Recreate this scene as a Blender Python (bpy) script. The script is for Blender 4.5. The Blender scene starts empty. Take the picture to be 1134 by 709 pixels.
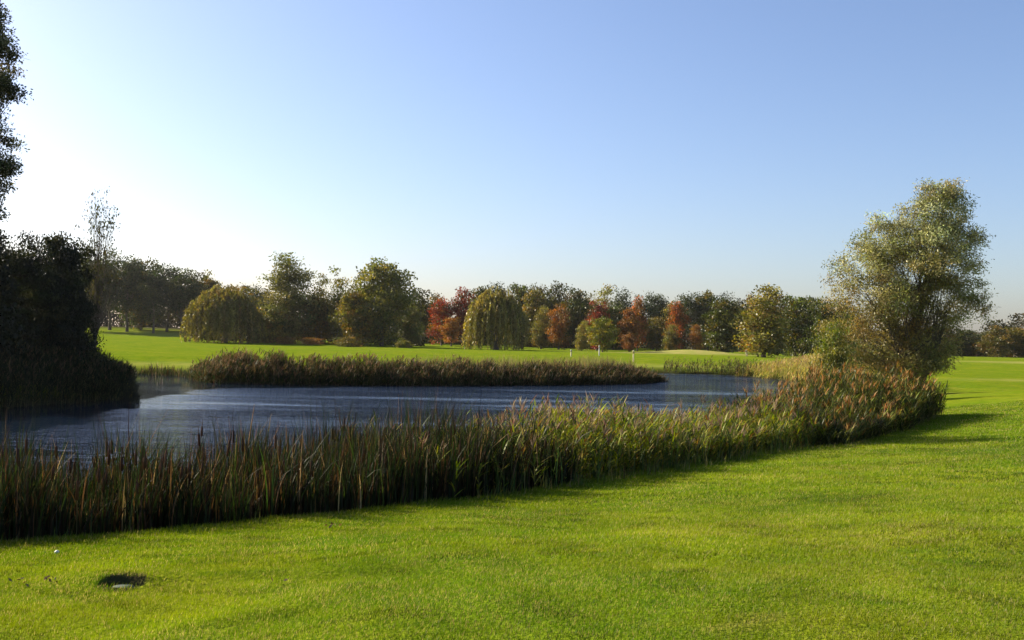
import bpy, math, random
import numpy as np
from mathutils import Matrix, Vector

S = bpy.context.scene
COL = S.collection
rng = np.random.default_rng(7)
random.seed(7)

# ------------------------------------------------------------------ camera
F = 1102.0
CAMZ = 3.2
PITCH = math.radians(0.91)
ROLL = math.radians(1.31)
cd = bpy.data.cameras.new('camera'); cam = bpy.data.objects.new('camera', cd); COL.objects.link(cam)
R = Matrix.Rotation(math.radians(90) + PITCH, 4, 'X') @ Matrix.Rotation(ROLL, 4, 'Z')
cam.matrix_world = Matrix.Translation((0, 0, CAMZ)) @ R
cd.sensor_fit = 'HORIZONTAL'; cd.sensor_width = 36.0
cd.lens = F / 1134.0 * 36.0
cd.clip_start = 0.1; cd.clip_end = 5000
S.camera = cam
R3 = np.array(R.to_3x3())


def ray(px, py):
    v = R3 @ np.array([(px - 567.0) / F, -(py - 354.5) / F, -1.0])
    return v


def at_z(px, py, z):
    v = ray(px, py); t = (z - CAMZ) / v[2]
    return np.array([v[0] * t, v[1] * t])


def at_d(px, py, D):
    """point on the pixel's ray whose y (depth) is D"""
    v = ray(px, py); t = D / v[1]
    return np.array([v[0] * t, D, CAMZ + v[2] * t])


# ------------------------------------------------------------------ helpers
def tag(o, label=None, cat=None, group=None, kind=None):
    if label: o['label'] = label
    if cat: o['category'] = cat
    if group: o['group'] = group
    if kind: o['kind'] = kind
    return o


def mesh_np(name, V, Fc, mat, color=None, smooth=False):
    """V (n,3); Fc (m,k) face vertex indices; color (m,3) per face"""
    V = np.ascontiguousarray(V, dtype=np.float32); Fc = np.ascontiguousarray(Fc, dtype=np.int32)
    me = bpy.data.meshes.new(name)
    m, k = Fc.shape
    me.vertices.add(len(V)); me.vertices.foreach_set('co', V.ravel())
    me.loops.add(m * k); me.loops.foreach_set('vertex_index', Fc.ravel())
    me.polygons.add(m)
    me.polygons.foreach_set('loop_start', np.arange(0, m * k, k, dtype=np.int32))
    if smooth: me.polygons.foreach_set('use_smooth', np.ones(m, dtype=bool))
    if color is not None:
        a = me.attributes.new('tint', 'FLOAT_COLOR', 'FACE')
        c = np.ones((m, 4), dtype=np.float32); c[:, :3] = color
        a.data.foreach_set('color', c.ravel())
    me.update(calc_edges=True)
    me.validate()
    if mat: me.materials.append(mat)
    return me


def link(name, me, parent=None, loc=(0, 0, 0)):
    o = bpy.data.objects.new(name, me); COL.objects.link(o); o.location = loc
    if parent: o.parent = parent
    return o


def tubes(paths, radii, sides=5):
    """paths: list of (n,3) arrays, radii list of (n,) -> V,F quads"""
    Vs, Fs, off = [], [], 0
    ang = np.linspace(0, 2 * np.pi, sides, endpoint=False)
    for P, r in zip(paths, radii):
        P = np.asarray(P, float); n = len(P)
        T = np.gradient(P, axis=0); T /= np.linalg.norm(T, axis=1)[:, None] + 1e-9
        ref = np.where(np.abs(T[:, 2:3]) > 0.9, [[1., 0, 0]], [[0, 0, 1.]])
        A = np.cross(T, ref); A /= np.linalg.norm(A, axis=1)[:, None] + 1e-9
        B = np.cross(T, A)
        ring = P[:, None, :] + (A[:, None, :] * np.cos(ang)[None, :, None] + B[:, None, :] * np.sin(ang)[None, :, None]) * np.asarray(r)[:, None, None]
        Vs.append(ring.reshape(-1, 3))
        i = np.arange(n - 1)[:, None] * sides; j = np.arange(sides)[None, :]; j2 = (j + 1) % sides
        f = np.stack([i + j, i + j2, i + sides + j2, i + sides + j], -1).reshape(-1, 4)
        Fs.append(f + off); off += n * sides
    return np.concatenate(Vs), np.concatenate(Fs)


def ss(a, b, x):
    t = np.clip((x - a) / (b - a), 0, 1); return t * t * (3 - 2 * t)


# ------------------------------------------------------------------ materials
def mat_new(name):
    m = bpy.data.materials.new(name); m.use_nodes = True
    nt = m.node_tree; nt.nodes.clear()
    out = nt.nodes.new('ShaderNodeOutputMaterial')
    return m, nt, out


def N(nt, t, **kw):
    n = nt.nodes.new(t)
    for k, v in kw.items():
        if k.startswith('i_'):
            n.inputs[k[2:].replace('_', ' ')].default_value = v
        else: setattr(n, k, v)
    return n


def foliage_mat(name, trans=0.35, noise_scale=0.6, objvar=0.35, gloss=0.06, rough=0.45):
    m, nt, out = mat_new(name); L = nt.links.new
    at = N(nt, 'ShaderNodeAttribute', attribute_name='tint')
    geo = N(nt, 'ShaderNodeNewGeometry')
    no = N(nt, 'ShaderNodeTexNoise'); no.inputs['Scale'].default_value = noise_scale; no.inputs['Detail'].default_value = 3
    L(geo.outputs['Position'], no.inputs['Vector'])
    oi = N(nt, 'ShaderNodeObjectInfo')
    hs = N(nt, 'ShaderNodeHueSaturation')
    L(at.outputs['Color'], hs.inputs['Color'])
    mr = N(nt, 'ShaderNodeMapRange'); mr.inputs['From Min'].default_value = 0.3; mr.inputs['From Max'].default_value = 0.7
    mr.inputs['To Min'].default_value = 0.72; mr.inputs['To Max'].default_value = 1.3
    L(no.outputs['Fac'], mr.inputs['Value'])
    mo = N(nt, 'ShaderNodeMapRange'); mo.inputs['To Min'].default_value = 1 - objvar * .6; mo.inputs['To Max'].default_value = 1 + objvar * .6
    L(oi.outputs['Random'], mo.inputs['Value'])
    mu = N(nt, 'ShaderNodeMath', operation='MULTIPLY'); L(mr.outputs['Result'], mu.inputs[0]); L(mo.outputs['Result'], mu.inputs[1])
    L(mu.outputs[0], hs.inputs['Value'])
    d = N(nt, 'ShaderNodeBsdfDiffuse'); L(hs.outputs['Color'], d.inputs['Color'])
    t = N(nt, 'ShaderNodeBsdfTranslucent')
    hs2 = N(nt, 'ShaderNodeHueSaturation'); hs2.inputs['Saturation'].default_value = 1.15; hs2.inputs['Value'].default_value = 1.25
    L(hs.outputs['Color'], hs2.inputs['Color']); L(hs2.outputs['Color'], t.inputs['Color'])
    mx = N(nt, 'ShaderNodeMixShader'); mx.inputs['Fac'].default_value = trans
    L(d.outputs[0], mx.inputs[1]); L(t.outputs[0], mx.inputs[2])
    g = N(nt, 'ShaderNodeBsdfGlossy'); g.inputs['Roughness'].default_value = rough
    mx2 = N(nt, 'ShaderNodeMixShader'); mx2.inputs['Fac'].default_value = gloss
    L(mx.outputs[0], mx2.inputs[1]); L(g.outputs[0], mx2.inputs[2])
    L(mx2.outputs[0], out.inputs['Surface'])
    return m


def simple_mat(name, color, rough=0.7, scale=8.0, var=0.25, bump=0.0):
    m, nt, out = mat_new(name); L = nt.links.new
    b = N(nt, 'ShaderNodeBsdfPrincipled'); b.inputs['Roughness'].default_value = rough
    tc = N(nt, 'ShaderNodeTexCoord')
    no = N(nt, 'ShaderNodeTexNoise'); no.inputs['Scale'].default_value = scale; no.inputs['Detail'].default_value = 5
    L(tc.outputs['Object'], no.inputs['Vector'])
    mr = N(nt, 'ShaderNodeMapRange'); mr.inputs['From Min'].default_value = .3; mr.inputs['From Max'].default_value = .7
    mr.inputs['To Min'].default_value = 1 - var; mr.inputs['To Max'].default_value = 1 + var
    L(no.outputs['Fac'], mr.inputs['Value'])
    hs = N(nt, 'ShaderNodeHueSaturation'); hs.inputs['Color'].default_value = (*color, 1)
    L(mr.outputs['Result'], hs.inputs['Value']); L(hs.outputs['Color'], b.inputs['Base Color'])
    if bump:
        bp = N(nt, 'ShaderNodeBump'); bp.inputs['Strength'].default_value = bump; bp.inputs['Distance'].default_value = .03
        L(no.outputs['Fac'], bp.inputs['Height']); L(bp.outputs['Normal'], b.inputs['Normal'])
    L(b.outputs[0], out.inputs['Surface'])
    return m


M_LEAF = foliage_mat('tree_leaves', trans=0.38, noise_scale=0.5, gloss=0.03)
M_REED = foliage_mat('reed_blades', trans=0.34, noise_scale=1.2, objvar=0.0, gloss=0.015)
M_GRASS = foliage_mat('grass_blades', trans=0.45, noise_scale=0.9, objvar=0.0, gloss=0.008)
M_BARK = simple_mat('bark', (0.085, 0.066, 0.045), 0.9, 14, .4, .6)
M_BIRCH = simple_mat('pale_bark', (0.28, 0.25, 0.2), 0.8, 9, .45, .3)

# ------------------------------------------------------------------ pond outline and terrain
EDGE = np.array([at_z(px, py, 1.0) for px, py in
                 [(-260, 627), (-120, 614), (0, 603), (200, 587), (400, 569), (600, 547), (800, 515), (900, 499), (1000, 479), (1050, 463)]])
tn = np.gradient(EDGE, axis=0); tn /= np.linalg.norm(tn, axis=1)[:, None]
NRM = np.stack([-tn[:, 1], tn[:, 0]], 1)           # towards the pond
SHORE_NEAR = EDGE + NRM * np.linspace(2.1, 3.0, len(EDGE))[:, None]
ctrl = list(SHORE_NEAR[:9])
ctrl = [np.array([-16., 6.0])] + ctrl
for px, py in [(905, 442), (893, 431), (884, 426.5), (866, 421), (830, 417.5), (790, 415), (736, 413.6)]:
    ctrl.append(at_z(px, py, 0))
for px, py in [(722, 418.5), (733, 423), (700, 425.2), (600, 426.5), (450, 427), (300, 426), (235, 423.5), (205, 417), (150, 414.5), (132, 417),
               (120, 424), (134, 434), (122, 442), (70, 447), (0, 452), (-120, 462)]:
    ctrl.append(at_z(px, py, 0))
ctrl.append(np.array([-38., 26.])); ctrl.append(np.array([-34., 8.]))
ctrl = np.array(ctrl)


def catmull(P, n=7):
    out = []
    m = len(P)
    for i in range(m):
        p0, p1, p2, p3 = P[i - 1], P[i], P[(i + 1) % m], P[(i + 2) % m]
        for t in np.linspace(0, 1, n, endpoint=False):
            out.append(0.5 * ((2 * p1) + (-p0 + p2) * t + (2 * p0 - 5 * p1 + 4 * p2 - p3) * t * t + (-p0 + 3 * p1 - 3 * p2 + p3) * t ** 3))
    return np.array(out)


POND = catmull(ctrl, 6)
POND += rng.normal(0, 0.07, POND.shape)


def sdist(X, Y):
    X = np.asarray(X, float).ravel(); Y = np.asarray(Y, float).ravel()
    best = np.full(X.shape, 1e18); inside = np.zeros(X.shape, bool)
    A = POND; B = np.roll(POND, -1, 0)
    for a, b in zip(A, B):
        ex, ey = b - a; L2 = ex * ex + ey * ey + 1e-12
        t = np.clip(((X - a[0]) * ex + (Y - a[1]) * ey) / L2, 0, 1)
        dx = X - (a[0] + t * ex); dy = Y - (a[1] + t * ey)
        np.minimum(best, dx * dx + dy * dy, out=best)
        c = ((a[1] > Y) != (b[1] > Y))
        if c.any():
            xi = a[0] + (Y - a[1]) / (b[1] - a[1] + 1e-12) * ex
            inside ^= c & (X < xi)
    d = np.sqrt(best)
    return np.where(inside, -d, d)


HOLE = at_z(136, 633, 1.36)


def bumps(X, Y):
    return (np.sin(X * .31 + 1.3 * np.sin(Y * .17)) * np.cos(Y * .27 + .8 * np.sin(X * .23)) * .5
            + np.sin(X * .83 + Y * .41 + 1.0) * np.sin(Y * .71 - X * .37) * .25
            + np.sin(X * 2.1 + 2 * np.sin(Y * .9)) * np.sin(Y * 1.7 + X * .6) * .10)


def H(X, Y):
    X = np.asarray(X, float); shp = X.shape; X = X.ravel(); Y = np.asarray(Y, float).ravel()
    d = sdist(X, Y)
    wn = ss(50, 28, Y)
    near = 1.0 * np.clip(d / 2.3, 0, 1) ** 0.85 + 0.55 * ss(1.5, 10, d)
    far = 0.5 * ss(0, 1.6, d) + 0.35 * ss(1, 14, d)
    h = near * wn + far * (1 - wn)
    # near: one inner undulation
    h += 0.075 * bumps(X, Y) * ss(2.5, 7, d) + 0.018 * np.sin(X * 4.3 + 2 * np.sin(Y * 1.3)) * np.sin(Y * 3.1 + 1.5 * np.sin(X * 1.9)) * ss(2.5, 7, d)
    h += 0.22 * np.sin(X * .045 + .6) * np.sin(Y * .05 + 1.) * ss(12, 50, d) * (1 - wn)
    h += 0.62 * np.exp(-(((X - 29) / 11) ** 2 + ((Y - 42) / 8) ** 2))
    h -= 0.25 * np.exp(-(((X - 30) / 20) ** 2 + ((Y - 62) / 6) ** 2))
    h += 2.3 * np.exp(-(((X + 95) / 55) ** 2 + ((Y - 265) / 38) ** 2))
    h += 0.7 * np.exp(-(((X - 29) / 7) ** 2 + ((Y - 158) / 7) ** 2))
    h += 0.6 * np.exp(-(((X - 105) / 30) ** 2 + ((Y - 150) / 14) ** 2))
    h = np.where(d < 0, np.maximum(-1.2, d * 0.45), h)
    # terrace step on the near lawn
    q = (Y - HOLE[1]) - 0.12 * (X - HOLE[0])
    h += 0.05 * ss(-.25, .25, q) * ss(6, 1, np.abs(X - HOLE[0] - 1)) * ss(3.5, 1.2, q)
    # worn hole by the drain, with a small turf lip behind it
    q2 = Y - HOLE[1]
    h += 0.025 * ss(.04, .10, q2) * ss(1.0, .25, q2) * ss(.5, .12, np.abs(X - HOLE[0]))
    e = np.sqrt(((X - HOLE[0]) / .16) ** 2 + ((Y - HOLE[1]) / .085) ** 2)
    h -= 0.08 * ss(1.15, .8, e)
    return h.reshape(shp)


def h1(x, y): return float(H(np.array([x]), np.array([y]))[0])


def ground_sheet():
    n = 620
    a = 1.6
    def warp(lo, hi, c, n):
        s0 = np.arcsinh((lo - c) / a); s1 = np.arcsinh((hi - c) / a)
        return c + a * np.sinh(np.linspace(s0, s1, n))
    xs = warp(-900, 900, HOLE[0], n); ys = warp(-60, 2200, HOLE[1], n)
    X, Y = np.meshgrid(xs, ys)
    Z = H(X, Y)
    V = np.stack([X, Y, Z], -1).reshape(-1, 3)
    i = np.arange(n - 1)[:, None] * n + np.arange(n - 1)[None, :]
    Fc = np.stack([i, i + 1, i + n + 1, i + n], -1).reshape(-1, 4)
    m, nt, out = mat_new('lawn_ground'); L = nt.links.new
    geo = N(nt, 'ShaderNodeNewGeometry')
    def noise(scale, det=4, vec=None, dist=0.0):
        k = N(nt, 'ShaderNodeTexNoise'); k.inputs['Scale'].default_value = scale; k.inputs['Detail'].default_value = det
        k.inputs['Distortion'].default_value = dist
        L(vec or geo.outputs['Position'], k.inputs['Vector']); return k.outputs['Fac']
    def mrange(src, a0, a1, b0=0., b1=1.):
        k = N(nt, 'ShaderNodeMapRange'); k.inputs['From Min'].default_value = a0; k.inputs['From Max'].default_value = a1
        k.inputs['To Min'].default_value = b0; k.inputs['To Max'].default_value = b1
        L(src, k.inputs['Value']); return k.outputs['Result']
    def mix(f, c1, c2):
        k = N(nt, 'ShaderNodeMix', data_type='RGBA')
        if isinstance(f, float): k.inputs[0].default_value = f
        else: L(f, k.inputs[0])
        for s, c in ((6, c1), (7, c2)):
            if isinstance(c, tuple): k.inputs[s].default_value = (*c, 1)
            else: L(c, k.inputs[s])
        return k.outputs[2]
    mp = N(nt, 'ShaderNodeMapping'); mp.inputs['Scale'].default_value = (1, 1.6, 1); L(geo.outputs['Position'], mp.inputs['Vector'])
    c = mix(mrange(noise(.35, 5), .35, .65), (0.11, 0.17, 0.008), (0.165, 0.195, 0.012))
    c = mix(mrange(noise(1.9, 6, mp.outputs[0], .4), .5, .72), c, (0.07, 0.125, 0.006))
    c = mix(mrange(noise(.9, 6, mp.outputs[0], .8), .60, .74, 0, .6), c, (0.26, 0.23, 0.04))
    c = mix(mrange(noise(35, 3), .45, .75, 0, .4), c, (0.06, 0.10, 0.006))
    # straw-dry rough far away
    at = N(nt, 'ShaderNodeAttribute', attribute_name='zone')
    sep = N(nt, 'ShaderNodeSeparateColor'); L(at.outputs['Color'], sep.inputs[0])
    c = mix(sep.outputs[0], c, mix(mrange(noise(.6, 5), .35, .65), (0.34, 0.29, 0.11), (0.22, 0.24, 0.05)))
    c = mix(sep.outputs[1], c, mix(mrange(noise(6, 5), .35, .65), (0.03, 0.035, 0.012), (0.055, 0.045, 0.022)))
    b = N(nt, 'ShaderNodeBsdfPrincipled'); b.inputs['Roughness'].default_value = .9
    b.inputs['Specular IOR Level'].default_value = 0.0
    L(c, b.inputs['Base Color'])
    bp = N(nt, 'ShaderNodeBump'); bp.inputs['Strength'].default_value = .7; bp.inputs['Distance'].default_value = .04
    ad = N(nt, 'ShaderNodeMath', operation='ADD'); L(noise(28, 5), ad.inputs[0]); L(noise(3.5, 5), ad.inputs[1])
    L(ad.outputs[0], bp.inputs['Height']); L(bp.outputs['Normal'], b.inputs['Normal'])
    L(b.outputs[0], out.inputs['Surface'])
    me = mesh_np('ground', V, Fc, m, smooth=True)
    d = sdist(X, Y); Xf = X.ravel(); Yf = Y.ravel()
    col = np.zeros((len(V), 4), np.float32); col[:, 3] = 1
    straw = np.exp(-(((Xf - 26) / 17) ** 2 + ((Yf - 155) / 9) ** 2) ** 2) * .9
    straw += np.exp(-(((Xf - 60) / 25) ** 2 + ((Yf - 72) / 3.0) ** 2) ** 2) * .75
    straw += np.exp(-(((Xf + 60) / 30) ** 2 + ((Yf - 235) / 18) ** 2) ** 2) * .45
    straw += np.exp(-(((Xf - 95) / 30) ** 2 + ((Yf - 150) / 9) ** 2) ** 2) * .6
    straw += ss(9, 4, d) * ss(0, 3, d) * .35 * ss(40, 55, Yf)
    col[:, 0] = np.clip(straw, 0, 1)
    e = np.sqrt(((Xf - HOLE[0]) / .16) ** 2 + ((Yf - HOLE[1]) / .20) ** 2)
    wn = ss(50, 28, Yf)
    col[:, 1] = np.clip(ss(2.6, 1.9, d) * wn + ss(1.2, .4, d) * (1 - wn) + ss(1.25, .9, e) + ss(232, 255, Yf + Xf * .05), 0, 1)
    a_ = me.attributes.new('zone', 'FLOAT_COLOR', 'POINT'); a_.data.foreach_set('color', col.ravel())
    o = link('ground', me); tag(o, kind='structure', label='mown green golf course grass running down to the pond')
    return o


def pond_water():
    A = POND
    c = A.mean(0)
    xs = np.linspace(-60, 40, 60); ys = np.linspace(0, 105, 60)
    V = [];
    X, Y = np.meshgrid(np.linspace(A[:, 0].min() - 1, A[:, 0].max() + 1, 50), np.linspace(A[:, 1].min() - 1, A[:, 1].max() + 1, 50))
    V = np.stack([X, Y, np.zeros_like(X)], -1).reshape(-1, 3)
    n = 50
    i = np.arange(n - 1)[:, None] * n + np.arange(n - 1)[None, :]
    Fc = np.stack([i, i + 1, i + n + 1, i + n], -1).reshape(-1, 4)
    m, nt, out = mat_new('pond_water'); L = nt.links.new
    b = N(nt, 'ShaderNodeBsdfPrincipled')
    b.inputs['Base Color'].default_value = (0.007, 0.014, 0.028, 1)
    b.inputs['IOR'].default_value = 1.33; b.inputs['Roughness'].default_value = .06
    geo = N(nt, 'ShaderNodeNewGeometry')
    mp = N(nt, 'ShaderNodeMapping'); mp.inputs['Scale'].default_value = (.55, 1.5, 1); mp.inputs['Rotation'].default_value = (0, 0, .25)
    L(geo.outputs['Position'], mp.inputs['Vector'])
    def noise(scale, det, vec):
        k = N(nt, 'ShaderNodeTexNoise'); k.inputs['Scale'].default_value = scale; k.inputs['Detail'].default_value = det
        L(vec, k.inputs['Vector']); return k.outputs['Fac']
    n1 = noise(3.2, 4, mp.outputs[0]); n2 = noise(.9, 4, mp.outputs[0])
    mp2 = N(nt, 'ShaderNodeMapping'); mp2.inputs['Scale'].default_value = (.045, .22, 1); mp2.inputs['Rotation'].default_value = (0, 0, -.15)
    L(geo.outputs['Position'], mp2.inputs['Vector'])
    big = noise(1.0, 4, mp2.outputs[0])
    # calmer water toward the sheltered left shore
    sx = N(nt, 'ShaderNodeSeparateXYZ'); L(geo.outputs['Position'], sx.inputs[0])
    mx = N(nt, 'ShaderNodeMapRange'); mx.inputs['From Min'].default_value = -16.5; mx.inputs['From Max'].default_value = -7
    mx.inputs['To Min'].default_value = .015; mx.inputs['To Max'].default_value = 1; L(sx.outputs['X'], mx.inputs['Value'])
    mb = N(nt, 'ShaderNodeMapRange'); mb.inputs['From Min'].default_value = .40; mb.inputs['From Max'].default_value = .56
    mb.inputs['To Min'].default_value = .12; mb.inputs['To Max'].default_value = 1; L(big, mb.inputs['Value'])
    mu = N(nt, 'ShaderNodeMath', operation='MULTIPLY'); L(mx.outputs[0], mu.inputs[0]); L(mb.outputs[0], mu.inputs[1])
    ad = N(nt, 'ShaderNodeMath', operation='MULTIPLY_ADD'); L(n2, ad.inputs[0]); ad.inputs[1].default_value = 1.6; L(n1, ad.inputs[2])
    bp = N(nt, 'ShaderNodeBump'); bp.inputs['Distance'].default_value = .45
    L(mu.outputs[0], bp.inputs['Strength']); L(ad.outputs[0], bp.inputs['Height'])
    L(bp.outputs['Normal'], b.inputs['Normal'])
    L(b.outputs[0], out.inputs['Surface'])
    o = link('water', mesh_np('water', V, Fc, m, smooth=True))
    tag(o, kind='structure', label='dark blue rippled pond between the reed beds')


# ------------------------------------------------------------------ blade builders
def jit(base, n, r, s=.18):
    """n colours around the palette entries (list of (weight, rgb))"""
    w = np.array([b[0] for b in base]); w = w / w.sum()
    idx = r.choice(len(base), n, p=w)
    c = np.array([b[1] for b in base])[idx]
    return np.clip(c * (1 + r.normal(0, s, (n, 1))) * (1 + r.normal(0, s * .3, (n, 3))), 0.002, 1)


def strips(P0, dirh, length, lean, curl, width, wdir, nseg, color):
    """ribbon blades. P0 (n,3); dirh (n,2) lean direction; lean = slope at base, curl = extra bend"""
    n = len(P0); t = np.linspace(0, 1, nseg + 1)
    ang = lean[:, None] + curl[:, None] * t[None, :] ** 2          # angle from vertical
    ds = length[:, None] / nseg
    hx = np.concatenate([np.zeros((n, 1)), np.cumsum(np.sin(ang[:, :-1]) * ds, 1)], 1)
    hz = np.concatenate([np.zeros((n, 1)), np.cumsum(np.cos(ang[:, :-1]) * ds, 1)], 1)
    C = np.stack([P0[:, 0:1] + dirh[:, 0:1] * hx, P0[:, 1:2] + dirh[:, 1:2] * hx, P0[:, 2:3] + hz], -1)
    w = width[:, None] * (1 - t[None, :] ** 2.2 * .92) * (0.55 + 0.45 * np.minimum(1, t * 4 + .2))[None, :] * .5
    W = np.stack([wdir[:, 0:1] * w, wdir[:, 1:2] * w, np.zeros_like(w)], -1)
    V = np.stack([C - W, C + W], 2).reshape(-1, 3)                 # n,(seg+1),2
    b = np.arange(n)[:, None] * (nseg + 1) * 2 + np.arange(nseg)[None, :] * 2
    Fc = np.stack([b, b + 1, b + 3, b + 2], -1).reshape(-1, 4)
    return V, Fc, np.repeat(color, nseg, 0), C


class Acc:
    def __init__(s): s.V = []; s.F = []; s.C = []; s.n = 0
    def add(s, V, Fc, C):
        s.V.append(V); s.F.append(Fc + s.n); s.C.append(C); s.n += len(V)
    def build(s, name, mat): return mesh_np(name, np.concatenate(s.V), np.concatenate(s.F), mat, np.concatenate(s.C))


def rdir(n, r):
    a = r.uniform(0, 2 * np.pi, n); return np.stack([np.cos(a), np.sin(a)], 1)


def bed_points(poly_pts, w0, w1, dens, r, clump=.5):
    """random points along a polyline of shore points, offset across -w0..w1 towards the land (right of travel = land)"""
    P = np.asarray(poly_pts, float); seg = np.linalg.norm(np.diff(P, axis=0), axis=1); cum = np.concatenate([[0], np.cumsum(seg)])
    n = int(cum[-1] * (w0 + w1) * dens)
    s = r.uniform(0, cum[-1], n); i = np.clip(np.searchsorted(cum, s) - 1, 0, len(seg) - 1)
    t = (s - cum[i]) / seg[i]
    p = P[i] + (P[i + 1] - P[i]) * t[:, None]
    T = (P[i + 1] - P[i]) / seg[i][:, None]
    Nn = np.stack([T[:, 1], -T[:, 0]], 1)
    off = r.uniform(-w0, w1, n)
    p = p + Nn * off[:, None]
    # clumpiness
    k = np.sin(p[:, 0] * 2.3 + 1.7 * np.sin(p[:, 1] * 1.9)) * np.sin(p[:, 1] * 2.7 + 1.3 * np.sin(p[:, 0] * 2.1))
    keep = r.uniform(0, 1, n) < 1 - clump * (.5 - .5 * k)
    return p[keep], s[keep] / cum[-1], off[keep]


def cattails(acc, heads, p, hgt, r, pal, nb=5, width=.02):
    z = H(p[:, 0], p[:, 1])
    n = len(p)
    for k in range(nb):
        q = p + r.normal(0, .035, p.shape)
        L = hgt * r.uniform(.62, 1.12, n)
        d = rdir(n, r); d[:, 0] += .25
        a = rdir(n, r); 
        V, Fc, C, _ = strips(np.column_stack([q, z - .05]), d, L, np.abs(r.normal(.03, .10, n)), np.abs(r.normal(.15, .42, n)) * (1 + 2.5 * (r.random(n) < .13)),
                             width * r.uniform(.6, 1.25, n), a, 5, jit(pal, n, r))
        acc.add(V, Fc, C)
    if heads:
        sel = np.where(r.random(n) < heads)[0]
        paths, rad, paths2, rad2 = [], [], [], []
        for i in sel:
            hh = min(hgt[i] * r.uniform(.70, .95), r.uniform(1.35, 1.72) - z[i]); lx, ly = r.normal(0, .05, 2)
            b = np.array([p[i, 0], p[i, 1], z[i]]); tp = b + np.array([lx * hh, ly * hh, hh])
            u = (tp - b) / np.linalg.norm(tp - b); l = r.uniform(.14, .22)
            paths.append(np.array([b, (b + tp) / 2, tp])); rad.append(np.array([.005, .005, .004]))
            paths2.append(np.array([tp - u * .001, tp + u * .02, tp + u * (l - .02), tp + u * l, tp + u * (l + .10)])); rad2.append(np.array([.006, .016, .016, .005, .002]))
        V, Fc = tubes(paths, rad, 3); acc.add(V, Fc, jit([(1, (.12, .11, .05))], len(Fc), r, .1))
        V, Fc = tubes(paths2, rad2, 6); acc.add(V, Fc, jit([(1, (.075, .035, .016))], len(Fc), r, .1))


def phrag(acc, p, hgt, r, pal, stempal, nleaf=9, plume=.4, plumepal=None, lw=.026, ll=.38, nseg=3, wind=(.9, -.25)):
    z = H(p[:, 0], p[:, 1]); n = len(p)
    d = rdir(n, r) * .5 + np.array(wind) * .5
    d /= np.linalg.norm(d, axis=1)[:, None] + 1e-6
    lean = np.abs(r.normal(.05, .06, n)); curl = np.abs(r.normal(.12, .12, n))
    P0 = np.column_stack([p, z - .05])
    V, Fc, C, Cc = strips(P0, d, hgt, lean, curl, np.full(n, .009), rdir(n, r), 5, jit(stempal, n, r, .12)); acc.add(V, Fc, C)
    cc = np.linspace(0, 1, 6)
    for k in range(nleaf):
        t = np.clip((k + r.uniform(0, 1, n)) / nleaf * .85 + .14, 0, .99)
        f = t * 5; i = f.astype(int); u = (f - i)[:, None]
        B = Cc[np.arange(n), i] * (1 - u) + Cc[np.arange(n), np.minimum(i + 1, 5)] * u
        ld = rdir(n, r) + np.array(wind) * .7; ld /= np.linalg.norm(ld, axis=1)[:, None]
        wd = np.stack([-ld[:, 1], ld[:, 0]], 1)
        V, Fc, C, _ = strips(B, ld, ll * r.uniform(.6, 1.2, n), r.uniform(.4, 1.25, n), r.uniform(.2, 1.6, n), lw * r.uniform(.7, 1.3, n), wd, nseg, jit(pal, n, r))
        acc.add(V, Fc, C)
    if plume:
        sel = np.where(r.random(n) < plume)[0]; m = len(sel)
        for k in range(7):
            B = Cc[sel, 5] - (Cc[sel, 5] - Cc[sel, 4]) * r.uniform(0, .35, (m, 1))
            ld = rdir(m, r) * .6 + np.array(wind) * .7; ld /= np.linalg.norm(ld, axis=1)[:, None]
            V, Fc, C, _ = strips(B, ld, r.uniform(.12, .26, m), r.uniform(.1, .7, m), r.uniform(.3, 1.1, m), r.uniform(.012, .03, m), rdir(m, r), 2, jit(plumepal, m, r))
            acc.add(V, Fc, C)


# palettes (albedo)
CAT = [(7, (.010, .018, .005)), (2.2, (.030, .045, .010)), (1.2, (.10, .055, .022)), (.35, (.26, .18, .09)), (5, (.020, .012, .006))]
PHR = [(5, (.12, .155, .018)), (4, (.22, .23, .03)), (1.6, (.32, .26, .07)), (1.4, (.18, .09, .03)), (4, (.035, .055, .012))]
PHRD = [(8, (.022, .034, .010)), (3, (.06, .055, .02)), (2, (.10, .07, .03)), (.6, (.22, .18, .10)), (1.5, (.06, .03, .014))]
RED = [(5, (.055, .065, .014)), (1.6, (.085, .065, .02)), (.4, (.16, .075, .025)), (6, (.025, .04, .010)), (1.3, (.22, .22, .05)), (2, (.11, .13, .025))]
GOLD = [(4, (.36, .31, .08)), (3, (.28, .27, .06)), (2, (.40, .27, .09)), (1, (.13, .15, .03))]
STEM = [(1, (.14, .13, .05)), (1, (.10, .08, .035))]


def near_pts(s0, s1):
    """near shoreline between fractions of photo x: uses SHORE_NEAR order (left to right)"""
    P = SHORE_NEAR
    xs = np.array([-260, -120, 0, 200, 400, 600, 800, 900, 1000, 1050], float)
    q = np.linspace(s0, s1, 24)
    return np.stack([np.interp(q, xs, P[:, 0]), np.interp(q, xs, P[:, 1])], 1)


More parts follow.
